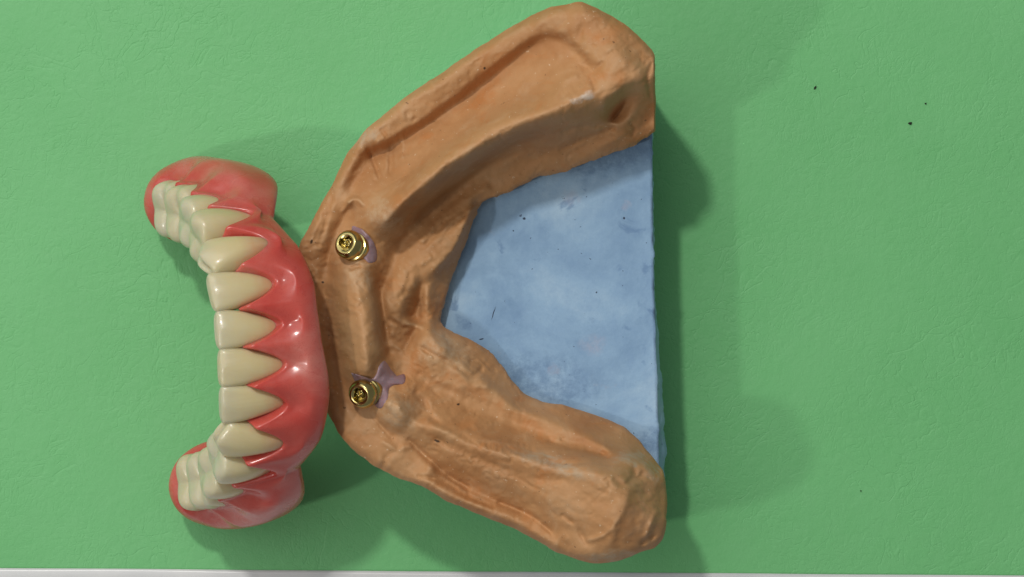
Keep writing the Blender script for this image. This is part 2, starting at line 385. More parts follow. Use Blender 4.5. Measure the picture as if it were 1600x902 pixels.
FEAT = [
 # ---- upper arm
 [(1000, 85, 27.3), (960, 45, 28), (905, 20, 28), (850, 28, 28), (780, 66, 28), (700, 118, 28), (640, 158, 27.6), (590, 202, 27.2), (560, 245, 26.6), (530, 300, 26), (500, 362, 25.6), (488, 400, 25.5)],
 [(936, 106, 28.4), (914, 78, 28.1), (887, 53, 27.6), (860, 47, 27.5), (828, 57, 27.5), (795, 82, 27.5), (755, 113, 27.5), (712, 148, 27.3), (665, 182, 27.2), (612, 215, 27.2), (588, 224, 27)],
 [(925, 112, 27.2), (905, 88, 26.4), (882, 66, 26.2), (860, 60, 25.9), (835, 69, 25.6), (803, 94, 25.2), (762, 126, 25), (720, 157, 25.1), (672, 192, 25.2), (622, 222, 24.9), (598, 236, 24.4), (584, 246, 23.9)],
 [(770, 143, 26.4), (740, 162, 26.2), (700, 192, 25.8)],
 [(890, 108, 27.6), (840, 132, 27.6), (780, 162, 28.0), (720, 204, 28.2), (660, 250, 28.2), (630, 280, 28.4)],
 [(925, 140, 30.0), (895, 158, 31), (850, 178, 32.4), (800, 198, 33.2), (750, 226, 33.4), (700, 256, 33), (655, 294, 32.4), (622, 326, 31.4), (600, 350, 30.4)],
 [(885, 178, 30.4), (840, 193, 31.2), (800, 211, 31.8), (750, 239, 31.8), (700, 270, 31.4), (660, 305, 30.8)],
 [(870, 166, 31.4), (800, 184, 32.6), (750, 211, 32.8), (700, 242, 32.4), (650, 283, 31.8)],
 [(880, 200, 27.4), (800, 233, 23.6), (740, 266, 22.0), (690, 304, 21.4), (650, 340, 22.2)],
 [(960, 198, 26.6), (915, 208, 25.6), (860, 228, 23.8), (810, 254, 22.2), (760, 284, 21.6), (712, 315, 21.8), (672, 345, 22.4)],
 [(955, 205, 25.6), (930, 215, 24.6), (880, 240, 23.2)],
 [(985, 212, 26.2), (960, 217, 26), (920, 238, 24.2), (870, 262, 22.4), (830, 272, 21.6), (790, 296, 21.2), (760, 308, 21.2)],
 # retromolar pad, pit, end facet
 [(954, 185, 24.2), (960, 184, 23.6), (966, 174, 23.0), (974, 162, 23.8), (984, 146, 26)],
 [(962, 168, 23.8), (971, 180, 24.2), (980, 165, 24.8)],
 [(942, 168, 28.8), (950, 156, 29.0), (966, 140, 29.2), (985, 122, 29)],
 [(956, 198, 27.0), (975, 194, 27.0), (990, 172, 27.0), (1000, 155, 27.0)],
 [(950, 70, 28.8), (975, 95, 29.6), (998, 118, 28.8), (1012, 150, 27.2), (1015, 185, 26.2)],
 [(945, 110, 29.5), (960, 125, 29.8)],
 # ---- front, outside
 [(548, 300, 24.8), (551, 280, 24.6), (560, 262, 24.6), (577, 248, 24.2)],
 [(545, 316, 27.2), (557, 312, 27.4), (566, 318, 27.8)],
 [(575, 280, 26.6), (590, 290, 27.2), (608, 262, 26.6), (598, 250, 25.6)],
 [(556, 305, 26.4), (566, 290, 26.6)],
 [(547, 326, 25.4), (534, 345, 24.6), (522, 372, 24.2), (512, 405, 24.0), (508, 450, 23.8), (512, 510, 23.8), (522, 560, 24), (532, 605, 24.4), (542, 640, 24.6), (560, 665, 24.8)],
 [(524, 330, 25.8), (508, 370, 25.4), (497, 400, 25.2), (492, 440, 25), (496, 500, 25), (506, 560, 25), (518, 610, 25.2), (530, 650, 25.4), (548, 680, 25.6)],
 [(530, 405, 26.4), (528, 450, 26.6), (534, 500, 26.8), (541, 550, 27), (548, 585, 26.8)],
 # ---- front ridge between the abutments
 [(552, 432, 28.4), (560, 470, 29.6), (566, 520, 30), (572, 565, 29.8), (574, 582, 29.4)],
 [(578, 436, 27.8), (582, 470, 28.6), (588, 520, 28.8), (594, 555, 28.4)],
 [(590, 440, 24.4), (597, 480, 24.0), (603, 530, 24), (608, 555, 24)],
 [(555, 414, 27.9), (568, 424, 27.9), (580, 416, 27.6)],
 [(590, 330, 29.6), (585, 355, 28.8)],
 [(560, 395, 27.0), (575, 400, 26.2)],
 # ---- floor of the mouth side
 [(655, 352, 23.2), (630, 372, 23.2), (614, 400, 23.4), (606, 430, 23.6), (600, 450, 23.8)],
 [(612, 375, 25.4), (602, 392, 25.2)],
 [(738, 323, 23.2), (722, 365, 24.0), (708, 393, 24.5), (685, 417, 24.6), (667, 433, 24.5), (658, 446, 23.4), (655, 468, 22.2), (650, 490, 21.4)],
 [(744, 330, 21), (728, 370, 21), (714, 399, 21.6), (690, 426, 22.6), (673, 441, 23.6), (667, 456, 24.3), (666, 480, 23.8), (669, 494, 22.6)],
 [(720, 330, 23.2), (690, 360, 24), (660, 392, 24.8), (635, 425, 25.2), (625, 450, 25.4)],
 [(645, 445, 25.4), (640, 465, 24.4), (645, 480, 23.4)],
 [(632, 455, 25.2), (628, 480, 25.2), (620, 500, 25.4)],
 [(612, 470, 25.4), (610, 500, 25.2), (614, 525, 25)],
 [(640, 492, 22.6), (648, 500, 21.8), (660, 502, 22)],
 [(632, 500, 24.8), (642, 508, 24.6), (660, 510, 24.4), (675, 508, 23.6), (684, 503, 21.6)],
 [(652, 514, 22.9), (644, 520, 22.8), (636, 540, 23), (630, 552, 23.6)],
 [(668, 518, 25.2), (684, 540, 26), (697, 558, 25.6)],
 [(655, 530, 25.0), (660, 555, 25.4), (680, 572, 25.2)],
 # ---- lower abutment site
 [(598, 598, 26.2), (600, 620, 26.4)],
 [(617, 577, 24.4), (628, 588, 24.2)],
 [(606, 625, 28.4), (618, 640, 29), (632, 650, 28.8), (622, 660, 28.2)],
 [(640, 605, 25.8), (655, 635, 25.2), (666, 652, 26.2)],
 # ---- lower arm
 [(650, 590, 24.4), (700, 615, 24.0), (750, 640, 23.6), (800, 662, 23.2), (850, 680, 23.2), (900, 697, 23.6), (945, 710, 24.8)],
 [(715, 575, 25.4), (728, 592, 25.0), (745, 598, 24.2)],
 [(748, 592, 24.4), (775, 612, 24.0), (805, 640, 23.8), (850, 657, 24.0), (920, 686, 24.4), (952, 703, 25.4)],
 [(745, 568, 22.8), (780, 602, 22.2), (825, 632, 21.8), (875, 647, 22.0), (925, 662, 22.2), (970, 686, 22.4), (1006, 718, 23.4)],
 [(655, 665, 28), (700, 676, 28.2), (760, 698, 28.8), (820, 716, 29.4), (880, 735, 29.8), (930, 740, 30), (965, 745, 29.8)],
 [(690, 655, 26.2), (740, 675, 26.4), (800, 695, 26.6), (860, 712, 27.2), (930, 722, 28)],
 [(700, 702, 27.2), (780, 742, 27.8), (860, 782, 28.6), (920, 818, 28.4)],
 [(578, 640, 25.6), (592, 662, 25.4), (605, 672, 25.2), (625, 682, 25.2), (650, 696, 25), (672, 718, 24.8), (700, 742, 24.6), (740, 768, 24.8), (790, 790, 25.2), (830, 808, 25.8), (870, 838, 26.4)],
 [(588, 640, 26.8), (602, 655, 27), (622, 672, 26.4)],
 [(560, 690, 25.6), (600, 722, 26), (614, 703, 26), (630, 698, 26)],
 [(660, 742, 26.6), (676, 730, 26.2)],
 [(640, 728, 25.6), (620, 725, 25.8)],
 [(660, 752, 26.4), (700, 774, 26.6), (740, 790, 26.4), (780, 804, 26.6), (822, 824, 26.8), (870, 855, 27)],
 # heel of the lower arm
 [(968, 738, 29.2), (980, 758, 29.8), (984, 772, 30), (976, 795, 29.8), (964, 815, 29.4), (952, 852, 28.2)],
 [(990, 765, 29.4), (985, 790, 29.2), (972, 815, 28.8), (962, 850, 27.8)],
 [(1020, 770, 28.2), (1022, 810, 27.6), (1008, 840, 27.2)],
 [(970, 715, 27.6), (1000, 720, 27.6), (1022, 738, 27.4), (1032, 758, 27)],
 [(985, 728, 28.0), (1005, 740, 27.6), (1018, 760, 27.8)],
 [(945, 868, 26.6), (985, 860, 26.8), (1005, 852, 26.8)],
 [(900, 862, 27.4), (925, 870, 27.2)],
]
GS = 2.0
GX0, GY0, GX1, GY1 = 440, -20, 1064, 904
gw, gh = int((GX1 - GX0) / GS) + 1, int((GY1 - GY0) / GS) + 1
def out_z(p):
    x, y = p
    return 26.6 if y < 230 else (24.4 if 380 < y < 650 else 25.2)
def inn_z(p):
    x, y = p
    if y < 320: return 21.0 + max(0, (x - 860)) / 160 * 4.0
    if y < 505: return 20.7
    if x < 760: return 21.4
    return 20.4
cons = [[(x, y, out_z((x, y))) for x, y in OUT], [(x, y, inn_z((x, y))) for x, y in INN]] + FEAT
def relief():
    H = np.full((gh, gw), 25.0)
    for step in (8, 4, 2, 1):
        h2, w2 = (gh - 1) // step + 1, (gw - 1) // step + 1
        s = GS * step
        acc = np.zeros((h2, w2)); cnt = np.zeros((h2, w2))
        for pl in cons:
            P = np.array(pl, float)
            ln = np.linalg.norm(np.diff(P[:, :2], axis=0), axis=1).sum()
            Q = resample(P, max(2, int(ln / s * 1.6)))
            i = np.clip(np.round((Q[:, 1] - GY0) / s).astype(int), 0, h2 - 1)
            j = np.clip(np.round((Q[:, 0] - GX0) / s).astype(int), 0, w2 - 1)
            np.add.at(acc, (i, j), Q[:, 2]); np.add.at(cnt, (i, j), 1)
        msk = cnt > 0
        val = np.where(msk, acc / np.maximum(cnt, 1), 0)
        if step == 8:
            h = np.full((h2, w2), 25.0)
        else:
            yy = np.clip(np.arange(h2) / 2, 0, h.shape[0] - 1.001); xx = np.clip(np.arange(w2) / 2, 0, h.shape[1] - 1.001)
            yi = yy.astype(int); xi = xx.astype(int); fy = (yy - yi)[:, None]; fx = (xx - xi)[None]
            yj = np.minimum(yi + 1, h.shape[0] - 1); xj = np.minimum(xi + 1, h.shape[1] - 1)
            h = (h[yi][:, xi] * (1 - fy) + h[yj][:, xi] * fy) * (1 - fx) + (h[yi][:, xj] * (1 - fy) + h[yj][:, xj] * fy) * fx
        for it in range(400 if step > 1 else 160):
            h = np.where(msk, val, h)
            p = np.pad(h, 1, mode='edge')
            h = (p[:-2, 1:-1] + p[2:, 1:-1] + p[1:-1, :-2] + p[1:-1, 2:]) / 4
    return h
def blur(h, n):
    for _ in range(n):
        p = np.pad(h, 1, mode='edge')
        h = (p[:-2, 1:-1] + p[2:, 1:-1] + 2 * p[1:-1, 1:-1]) / 4
        p = np.pad(h, 1, mode='edge')
        h = (p[1:-1, :-2] + p[1:-1, 2:] + 2 * p[1:-1, 1:-1]) / 4
    return h
R0 = relief()
R1, R2 = blur(R0, 3), blur(R0, 16)
gy, gx = np.mgrid[0:gh, 0:gw]
ax = GX0 + gx * GS; ay = GY0 + gy * GS
# edges that stay crisp: vestibular rim, lingual step, pit, notch, heel facet
CRISP = [FEAT[1], [(738, 323, 0), (722, 365, 0), (708, 393, 0), (685, 417, 0), (667, 433, 0), (659, 446, 0), (657, 490, 0)], [(956, 186, 0), (974, 160, 0)], [(640, 498, 0), (650, 515, 0), (634, 545, 0)],
         [(597, 440, 0), (606, 545, 0)], [(978, 755, 0), (984, 772, 0), (952, 850, 0)], [(610, 675, 0), (700, 742, 0), (830, 808, 0), (870, 838, 0)], [(548, 318, 0), (512, 405, 0)], [(900, 690, 0), (950, 706, 0)]]
dc = np.full(R0.shape, 1e9)
for pl in CRISP:
    P_ = np.array(pl, float)
    for qx, qy, _ in resample(P_, 40):
        dc = np.minimum(dc, (ax - qx) ** 2 + (ay - qy) ** 2)
wc = np.exp(-dc / 14.0 ** 2) * 0.85 + 0.15
HG = R1 * wc + R2 * (1 - wc)
gy, gx = np.mgrid[0:gh, 0:gw]
ax = GX0 + gx * GS; ay = GY0 + gy * GS
# stretched streaks that run along each arm
dnx = np.where(ay < 440, 0.86, 0.88); dny = np.where(ay < 440, -0.50, 0.46)
al = ax * dnx + ay * dny; ac = -ax * dny + ay * dnx
mixw = np.clip((np.abs(ay - 470) - 60) / 80, 0, 1)
st = 0.50 * fbm(al / 80, ac / 36, 5, 3) + 0.22 * np.abs(fbm(al / 70, ac / 30, 9, 2))
iso = 0.50 * fbm(ax / 34, ay / 34, 15, 3) + 0.25 * np.abs(fbm(ax / 24, ay / 24, 19, 3))
HG = HG + st * mixw + iso * (1 - mixw)
# the ridges rise towards the heels
def sstep(a, b, x):
    t = np.clip((x - a) / (b - a), 0, 1)
    return t * t * (3 - 2 * t)
ib = resample(np.array(INN, float), 260)
dist = np.full(HG.shape, 1e9)
for bx_, by_ in ib:
    dist = np.minimum(dist, (ax - bx_) ** 2 + (ay - by_) ** 2)
dist = np.sqrt(dist)
HG = BLUE_Z + (HG - 19.0) * 1.18 + sstep(22, 90, dist) * np.where(ay < 380, 5.5 * sstep(760, 950, ax), 3.5 * sstep(800, 980, ax) * (ay > 560))
# traced creases and small ridges: polyline, height in mm (negative = groove), half width in px
MARKS = [([(545, 316), (552, 311), (560, 312), (567, 320)], 0.7, 3), ([(536, 330), (545, 318)], 0.4, 3), ([(628, 212), (630, 228), (629, 246)], 0.45, 2.5),
         ([(612, 222), (611, 245), (610, 268)], -0.7, 5), ([(577, 238), (586, 258), (594, 278)], -0.7, 4), ([(571, 225), (580, 240), (590, 232)], -0.5, 4), ([(636, 178), (640, 190), (648, 186)], -0.4, 4),
         ([(596, 205), (606, 216)], -0.4, 3), ([(880, 206), (920, 196), (958, 200)], -0.7, 4), ([(876, 234), (920, 214), (957, 202)], -0.5, 3.5), ([(700, 262), (780, 250), (830, 232)], -0.4, 5),
         ([(760, 296), (700, 330), (660, 375)], 0.5, 6), ([(745, 318), (700, 345), (668, 380)], -0.4, 4), ([(728, 335), (700, 362), (676, 398)], -0.35, 4), ([(690, 372), (676, 398), (660, 412)], 0.3, 4),
         ([(640, 430), (630, 460), (612, 470)], -0.25, 4), ([(620, 430), (606, 462), (600, 500)], 0.4, 5), ([(610, 500), (630, 512), (652, 508)], -0.5, 4), ([(600, 545), (615, 540), (628, 548)], 0.4, 4),
         ([(660, 545), (700, 566), (716, 574)], -0.5, 4), ([(720, 578), (736, 588), (752, 580)], -0.45, 4), ([(676, 590), (720, 606), (760, 604)], 0.4, 6), ([(655, 652), (668, 640), (650, 615)], -0.6, 6),
         ([(676, 655), (720, 680), (780, 700), (830, 706)], -0.6, 6), ([(690, 690), (760, 722), (820, 745), (880, 752)], -0.45, 7), ([(640, 688), (668, 716), (700, 744), (730, 762)], -0.7, 4),
         ([(584, 648), (598, 668), (612, 684)], -0.6, 3.5), ([(600, 690), (618, 702), (640, 698)], 0.4, 4), ([(598, 728), (606, 712), (622, 700)], -0.5, 5), ([(655, 745), (690, 752), (730, 776), (770, 792)], -0.5, 4),
         ([(780, 786), (830, 806), (862, 832)], -0.6, 3.5), ([(880, 806), (894, 816)], -0.6, 3), ([(905, 830), (916, 848)], -0.5, 4), ([(860, 690), (910, 704), (946, 711)], -0.7, 3.5), ([(850, 722), (900, 724), (960, 714)], -0.45, 4),
         ([(962, 750), (975, 758), (988, 748)], -0.6, 5), ([(990, 735), (996, 746), (1004, 742)], -0.6, 5), ([(918, 845), (940, 838), (960, 822)], 0.4, 4), ([(1010, 840), (1018, 815), (1026, 800)], 0.5, 4),
         ([(1004, 850), (1012, 842), (1022, 838)], -0.8, 4), ([(900, 120), (880, 130), (868, 150)], 0.3, 5), ([(905, 60), (912, 30)], -0.3, 5), ([(940, 100), (925, 118), (930, 138)], -0.4, 4),
         ([(505, 320), (498, 345), (486, 375)], 0.35, 4), ([(520, 300), (510, 345), (498, 380)], -0.3, 3), ([(548, 420), (560, 416), (580, 420)], -0.6, 3), ([(606, 632), (616, 622), (624, 636)], 0.5, 5),
         ([(988, 212), (992, 200), (986, 192)], -0.4, 3), ([(1018, 100), (1012, 120), (1016, 150)], -0.5, 3)]
for pl, dep, wd in MARKS:
    Q_ = catmull(np.array(pl, float), 36)
    d2 = np.full(HG.shape, 1e9)
    for qx, qy in Q_:
        d2 = np.minimum(d2, (ax - qx) ** 2 + (ay - qy) ** 2)
    HG = HG + dep * np.exp(-d2 / wd ** 2) * (0.75 + 0.5 * fbm(ax / 9, ay / 9, 71, 2))
# fine knife and brush marks
HG = HG + 0.13 * fbm(ax / 8, ay / 8, 21, 2) - 0.22 * np.exp(-(fbm(al / 46, ac / 20, 51, 3) / 0.03) ** 2) * (fbm(ax / 60, ay / 60, 53, 2) > 0.02) + 0.07 * np.abs(fbm(ax / 15, ay / 15, 57, 3))
HG = blur(HG, 1)
def Hs(px, py):
    """cubic (Catmull-Rom) sample of the relief"""
    u = np.clip((np.asarray(px, float) - GX0) / GS, 1, gw - 2.01); v = np.clip((np.asarray(py, float) - GY0) / GS, 1, gh - 2.01)
    i = np.clip(v.astype(int), 1, gh - 3); j = np.clip(u.astype(int), 1, gw - 3)
    fv = v - i; fu = u - j
    def wts(t):
        return [(-t ** 3 + 2 * t ** 2 - t) / 2, (3 * t ** 3 - 5 * t ** 2 + 2) / 2, (-3 * t ** 3 + 4 * t ** 2 + t) / 2, (t ** 3 - t ** 2) / 2]
    wv, wu = wts(fv), wts(fu)
    r = 0
    for a in range(4):
        for b in range(4):
            r = r + wv[a] * wu[b] * HG[i + a - 1, j + b - 1]
    return r

NS, NTT = 1000, 170
def matched_borders():
    # pair points of the outer and the inner border by hand-picked stations so that the rows run across the arms
    ko = [0, 3, 8, 13, 17, 22, 26, 30, 34, 38, 42, 46, 50, 53, 57, 60]
    ki = [0, 2, 4, 6, 8, 10, 11.5, 14, 17, 19.5, 22, 24, 26, 28, 31.5, 34]
    def arc(P):
        P = np.array(P, float)
        return np.concatenate([[0], np.cumsum(np.linalg.norm(np.diff(P, axis=0), axis=1))])
    so, si = arc(OUT), arc(INN)
    kso = np.interp(ko, range(len(OUT)), so); ksi = np.interp(ki, range(len(INN)), si)
    q = np.linspace(0, so[-1], NS)
    qi = np.interp(q, kso, ksi)
    O = np.stack([np.interp(q, so, np.array(OUT, float)[:, k]) for k in (0, 1)], 1)
    I = np.stack([np.interp(qi, si, np.array(INN, float)[:, k]) for k in (0, 1)], 1)
    def sm(A, n):
        for _ in range(n):
            A[1:-1] = (A[:-2] + 2 * A[1:-1] + A[2:]) / 4
        return A
    return sm(O, 10), sm(I, 6)
OB, IB = matched_borders()
# slight raggedness of the trimmed edges
for B, amp, sd in ((OB, 2.2, 40), (IB, 2.0, 60)):
    tng = np.gradient(B, axis=0); tng /= np.linalg.norm(tng, axis=1)[:, None] + 1e-9
    nrm = np.stack([-tng[:, 1], tng[:, 0]], 1)
    q = np.arange(NS) / 12.0
    fade = np.clip(np.minimum(np.arange(NS), NS - 1 - np.arange(NS)) / 30, 0, 1)
    B += nrm * (amp * fbm(q, q * 0 + 3.3, sd, 4) * fade)[:, None]

def build_arch(root):
    t = np.linspace(0, 1, NTT)
    PX = OB[:, None, 0] * (1 - t) + IB[:, None, 0] * t
    PY = OB[:, None, 1] * (1 - t) + IB[:, None, 1] * t
    Z = Hs(PX, PY)
    wid = np.linalg.norm(OB - IB, axis=1)[:, None]
    do = t[None] * wid; di = (1 - t[None]) * wid                # px from either border
    Z = Z - 0.9 * np.exp(-(do / 5.0) ** 1.5) - 0.5 * np.exp(-(di / 3.5) ** 1.5)
    X, Y, Zc = W(PX, PY, Z)
    rows = []
    # outer wall, underside, inner wall so that the arch is a closed solid
    def wallpt(B, sgn, frac, zt, zb, bulge):
        xo, yo, _ = W(B[:, 0], B[:, 1], zt)
        c = np.stack([xo, yo], 1)
        tg = np.gradient(c, axis=0); tg /= np.linalg.norm(tg, axis=1)[:, None] + 1e-9
        n = np.stack([-tg[:, 1], tg[:, 0]], 1) * sgn
        off = bulge + 0.03 * fbm(np.arange(NS) / 14.0, np.full(NS, frac * 7.0), 77, 3)
        z = zt * (1 - frac) + zb * frac
        return np.stack([c[:, 0] + n[:, 0] * off, c[:, 1] + n[:, 1] * off, z / 10], 1)
    top = np.stack([X, Y, Zc], 2)
    zo = Z[:, 0]; zi = Z[:, -1]
    # sign so that the wall moves inwards to the body
    wo = [wallpt(OB, 1, f, zo, 9.0, b) for f, b in ((1.0, 0.10), (0.75, 0.07), (0.5, 0.05), (0.25, 0.02), (0.1, 0.0))]
    wi = [wallpt(IB, -1, f, zi, 14.2, b) for f, b in ((0.25, 0.01), (0.6, 0.02), (1.0, 0.03))]
    allc = np.concatenate([np.stack(wo, 1), top, np.stack(wi, 1)], 1)
    nc = allc.shape[1]
    V = allc.reshape(-1, 3)
    i = np.arange(NS - 1)[:, None]; j = np.arange(nc - 1)[None]
    a = i * nc + j
    F = np.stack([a, a + 1, a + nc + 1, a + nc], 2).reshape(-1, 4)
    und = np.stack([np.arange(NS - 1) * nc + nc - 1, np.arange(NS - 1) * nc, np.arange(1, NS) * nc, np.arange(1, NS) * nc + nc - 1], 1)
    F = np.concatenate([F, und])
    me = bpy.data.meshes.new('stone_arch')
    me.from_pydata(V.tolist(), [], F.tolist())
    bm = bmesh.new(); bm.from_mesh(me)
    bmesh.ops.remove_doubles(bm, verts=bm.verts, dist=0.0008)
    bmesh.ops.recalc_face_normals(bm, faces=bm.faces)
    bm.to_mesh(me); bm.free()
    o = link('stone_arch', me, M_STONE)
    keep_parent(o, root)
    o['label'] = 'orange stone jaw ridge with trimmed rim'
    return o

def build_base(root):
    """blue plaster block under the arch with its straight sawn rear face"""
    oz = 15.0
    keep = [(x, y) for x, y in OUT[2:-3]]
    # follow the arch a little inside, then close along the sawn face on the right
    pts = []
    for x, y in keep:
        X, Y, _ = W(x, y, 24)
        pts.append((float(X), float(Y)))
    cx, cy = W(800, 450, 20)[:2]
    P = []
    for (x, y), (px, py) in zip(pts, keep):
        v = np.array([x - cx, y - cy]); r = np.linalg.norm(v)
        P.append(np.array([cx, cy]) + v * (r - 0.14) / r)
    lim = [W(1021, 180, BLUE_Z), W(1020, 205, BLUE_Z), W(1021, 330, BLUE_Z), W(1023, 450, BLUE_Z), W(1027, 560, BLUE_Z), W(1030, 660, BLUE_Z), W(1031, 730, BLUE_Z), W(1032, 790, BLUE_Z)]
    lim = [np.array([float(a), float(b)]) for a, b, _ in lim]
    P = [p for p in P if p[0] < lim[0][0] - 0.03]
    poly = np.array(P + lim[::-1] + [P[0]])
    n = 700
    B = resample(poly, n + 1)[:-1]
    ctr = np.array([(W(840, 450, 19)[0]), (W(840, 450, 19)[1])], float)
    q = np.arange(n) / 5.0
    right = np.clip((B[:, 0] - 1.80) / 0.05, 0, 1)
    nz = fbm(q, q * 0 + 1.7, 91, 4)
    chip = np.clip(-fbm(q * 0.7, q * 0 + 8.2, 95, 3) - 0.22, 0, 1)
    dirv = B - ctr; dirv /= np.linalg.norm(dirv, axis=1)[:, None]
    V, F = [], []
    nr = 46
    for k in range(nr + 1):
        s = (k / nr) ** 0.8
        p = ctr + (B - ctr) * s
        if k == nr:
            p = B + np.stack([(0.035 * nz - 0.10 * chip) * right - 0.01, np.zeros(n)], 1)
        if k == nr - 1:
            p = ctr + (B - ctr) * 0.992
        z = BLUE_Z / 10 + 0.02 * fbm(p[:, 0] * 1.1 + 9, p[:, 1] * 1.1, 33, 3)
        if k == nr:
            z = z - 0.025 - 0.05 * chip * right
        if k == 0:
            V.append((ctr[0], ctr[1], float(z[0])))
        else:
            V += [(a, b, c) for (a, b), c in zip(p, z)]
    low = np.clip((-B[:, 1] - 0.2) / 1.0, 0, 1) * right
    for zz, fl in ((1.36, 0.00), (1.2, 0.02), (0.9, 0.05), (0.5, 0.02), (0.0, 0.0)):
        w = fbm(q * 0.9, q * 0 + zz * 6, 120, 4)
        off = (fl * 0.5 + 0.03 * w) * right
        off = off + low * (0.085 if 0 < zz < 1.3 else 0.04) * (0.6 + 0.9 * np.abs(fbm(q * 0.25, q * 0 + 3.1, 140, 3)))
        V += [(x + o, y, zz) for (x, y), o in zip(B, off)]
    def ring(k):
        return 1 + (k - 1) * n
    for j in range(n):
        F.append((0, 1 + j, 1 + (j + 1) % n))
    for k in range(1, nr + 5):
        for j in range(n):
            a, b = ring(k) + j, ring(k) + (j + 1) % n
            F.append((a, a + n, b + n, b))
    F.append(tuple(ring(nr + 5) + j for j in range(n)))
    o = link('plaster_base', mesh('plaster_base', V, F), M_BLUE)
    keep_parent(o, root)
    o['label'] = 'mottled pale blue plaster base with sawn rear face'
    return o

cast = empty('dental_cast', (float(W(800, 450, 0)[0]), 0.0, 0.0))
tag(cast, 'orange and blue plaster jaw model carrying two gold abutments, lying on the green mat', 'dental cast')
build_arch(cast)
build_base(cast)

# ---- lilac silicone around the abutments
def patch(poly, root, seed):
    P = catmull(poly, 72, True)
    c = P.mean(0)
    V, F = [], []
    nr = 12
    for k in range(nr + 1):
        s = k / nr
        Q = c + (P - c) * s
        z = Hs(Q[:, 0], Q[:, 1]) + 0.55 * (1 - s ** 4) - 0.02 * s ** 4 + 0.15 * fbm(Q[:, 0] / 9, Q[:, 1] / 9, seed, 2)
        x, y, zz = W(Q[:, 0], Q[:, 1], z)
        if k == 0:
            V.append((x[0], y[0], zz[0]))
        else:
            V += list(zip(x, y, zz))
    x, y, zz = W(P[:, 0], P[:, 1], Hs(P[:, 0], P[:, 1]) - 0.8)
    V += list(zip(x, y, zz))
    for j in range(72):
        F.append((0, 1 + (j + 1) % 72, 1 + j))
    for k in range(1, nr + 1):
        for j in range(72):
            a, b = 1 + (k - 1) * 72 + j, 1 + (k - 1) * 72 + (j + 1) % 72
            F.append((a, b, b + 72, a + 72))
    F.append(tuple(1 + nr * 72 + j for j in range(72)))
    o = link('gum_silicone', mesh('gum_silicone', V, F), M_LILAC)
    keep_parent(o, root)
patch([(550, 354), (562, 356), (574, 366), (584, 379), (589, 394), (588, 408), (577, 411), (565, 404), (540, 404), (537, 396), (550, 380)], cast, 3)
patch([(548, 582), (553, 590), (565, 596), (584, 590), (592, 572), (600, 563), (606, 568), (614, 580), (624, 590), (631, 584), (634, 592), (630, 600), (617, 602), (608, 608), (606, 622), (596, 638), (586, 634), (580, 622), (570, 606), (556, 600)], cast, 8)

# ---- gold abutments
def lathe(prof, n=48, sides=None):
    V, F = [], []
    for r, z in prof:
        for k in range(n):
            a = 2 * math.pi * k / n
            V.append((r * math.cos(a), r * math.sin(a), z))
    m = len(prof)
    for i in range(m - 1):
        for k in range(n):
            F.append((i * n + k, i * n + (k + 1) % n, (i + 1) * n + (k + 1) % n, (i + 1) * n + k))
    return V, F
def abutment(px, py, z, tilt, rot, root, spin):
    x, y, zz = (float(v) for v in W(px, py, z))
    prof = [(0.185, -0.35), (0.190, -0.10), (0.196, -0.02), (0.203, 0.03), (0.203, 0.085), (0.196, 0.10), (0.176, 0.108), (0.174, 0.150), (0.180, 0.158), (0.197, 0.168), (0.203, 0.185),
            (0.203, 0.225), (0.196, 0.25), (0.172, 0.285), (0.158, 0.303), (0.150, 0.308), (0.140, 0.310), (0.116, 0.310), (0.110, 0.306)]
    V, F = lathe(prof)
    b = len(V); n = 48
    # three-lobed driver recess
    def lobe(a):
        return 0.098 + 0.012 * math.cos(3 * (a - spin))
    for zz_ in (0.300, 0.19):
        for k in range(n):
            a = 2 * math.pi * k / n
            V.append((lobe(a) * math.cos(a), lobe(a) * math.sin(a), zz_))
    for i0, i1 in ((b - n, b), (b, b + n)):
        for k in range(n):
            F.append((i0 + k, i0 + (k + 1) % n, i1 + (k + 1) % n, i1 + k))
    F.append(tuple(b + n + k for k in range(n)))
    o = link('abutment', mesh('abutment', V, F), M_GOLD)
    for p in o.data.polygons:
        p.use_smooth = True
    md = o.modifiers.new('edge', 'EDGE_SPLIT'); md.split_angle = math.radians(38)
    R = Vector((math.cos(rot) * math.sin(tilt), math.sin(rot) * math.sin(tilt), math.cos(tilt)))
    o.rotation_mode = 'QUATERNION'
    o.rotation_quaternion = R.to_track_quat('Z', 'Y')
    o.location = (x, y, zz)
    o.scale = (0.93, 0.93, 0.93)
    keep_parent(o, root)
    # hollow screw post standing in the recess
    prof2 = [(0.030, 0.188), (0.062, 0.19), (0.060, 0.240), (0.050, 0.252), (0.036, 0.252), (0.028, 0.244), (0.024, 0.21), (0.0005, 0.205)]
    V2, F2 = lathe(prof2, 18)
    V2 = [(a * (1 + 0.18 * math.cos(6 * math.atan2(c, a))) + 0.018 * math.cos(spin), c * (1 + 0.18 * math.cos(6 * math.atan2(c, a))) - 0.012, d) for a, c, d in V2]
    s = link('screw_socket', mesh('screw_socket', V2, F2), M_GOLD)
    s.parent = o
    return o
abutment(557, 388, float(Hs(557, 392)) - 0.3, math.radians(30), math.radians(154), cast, 2.8)
abutment(578, 610, float(Hs(582, 610)) - 0.5, math.radians(29), math.radians(206), cast, 3.1)

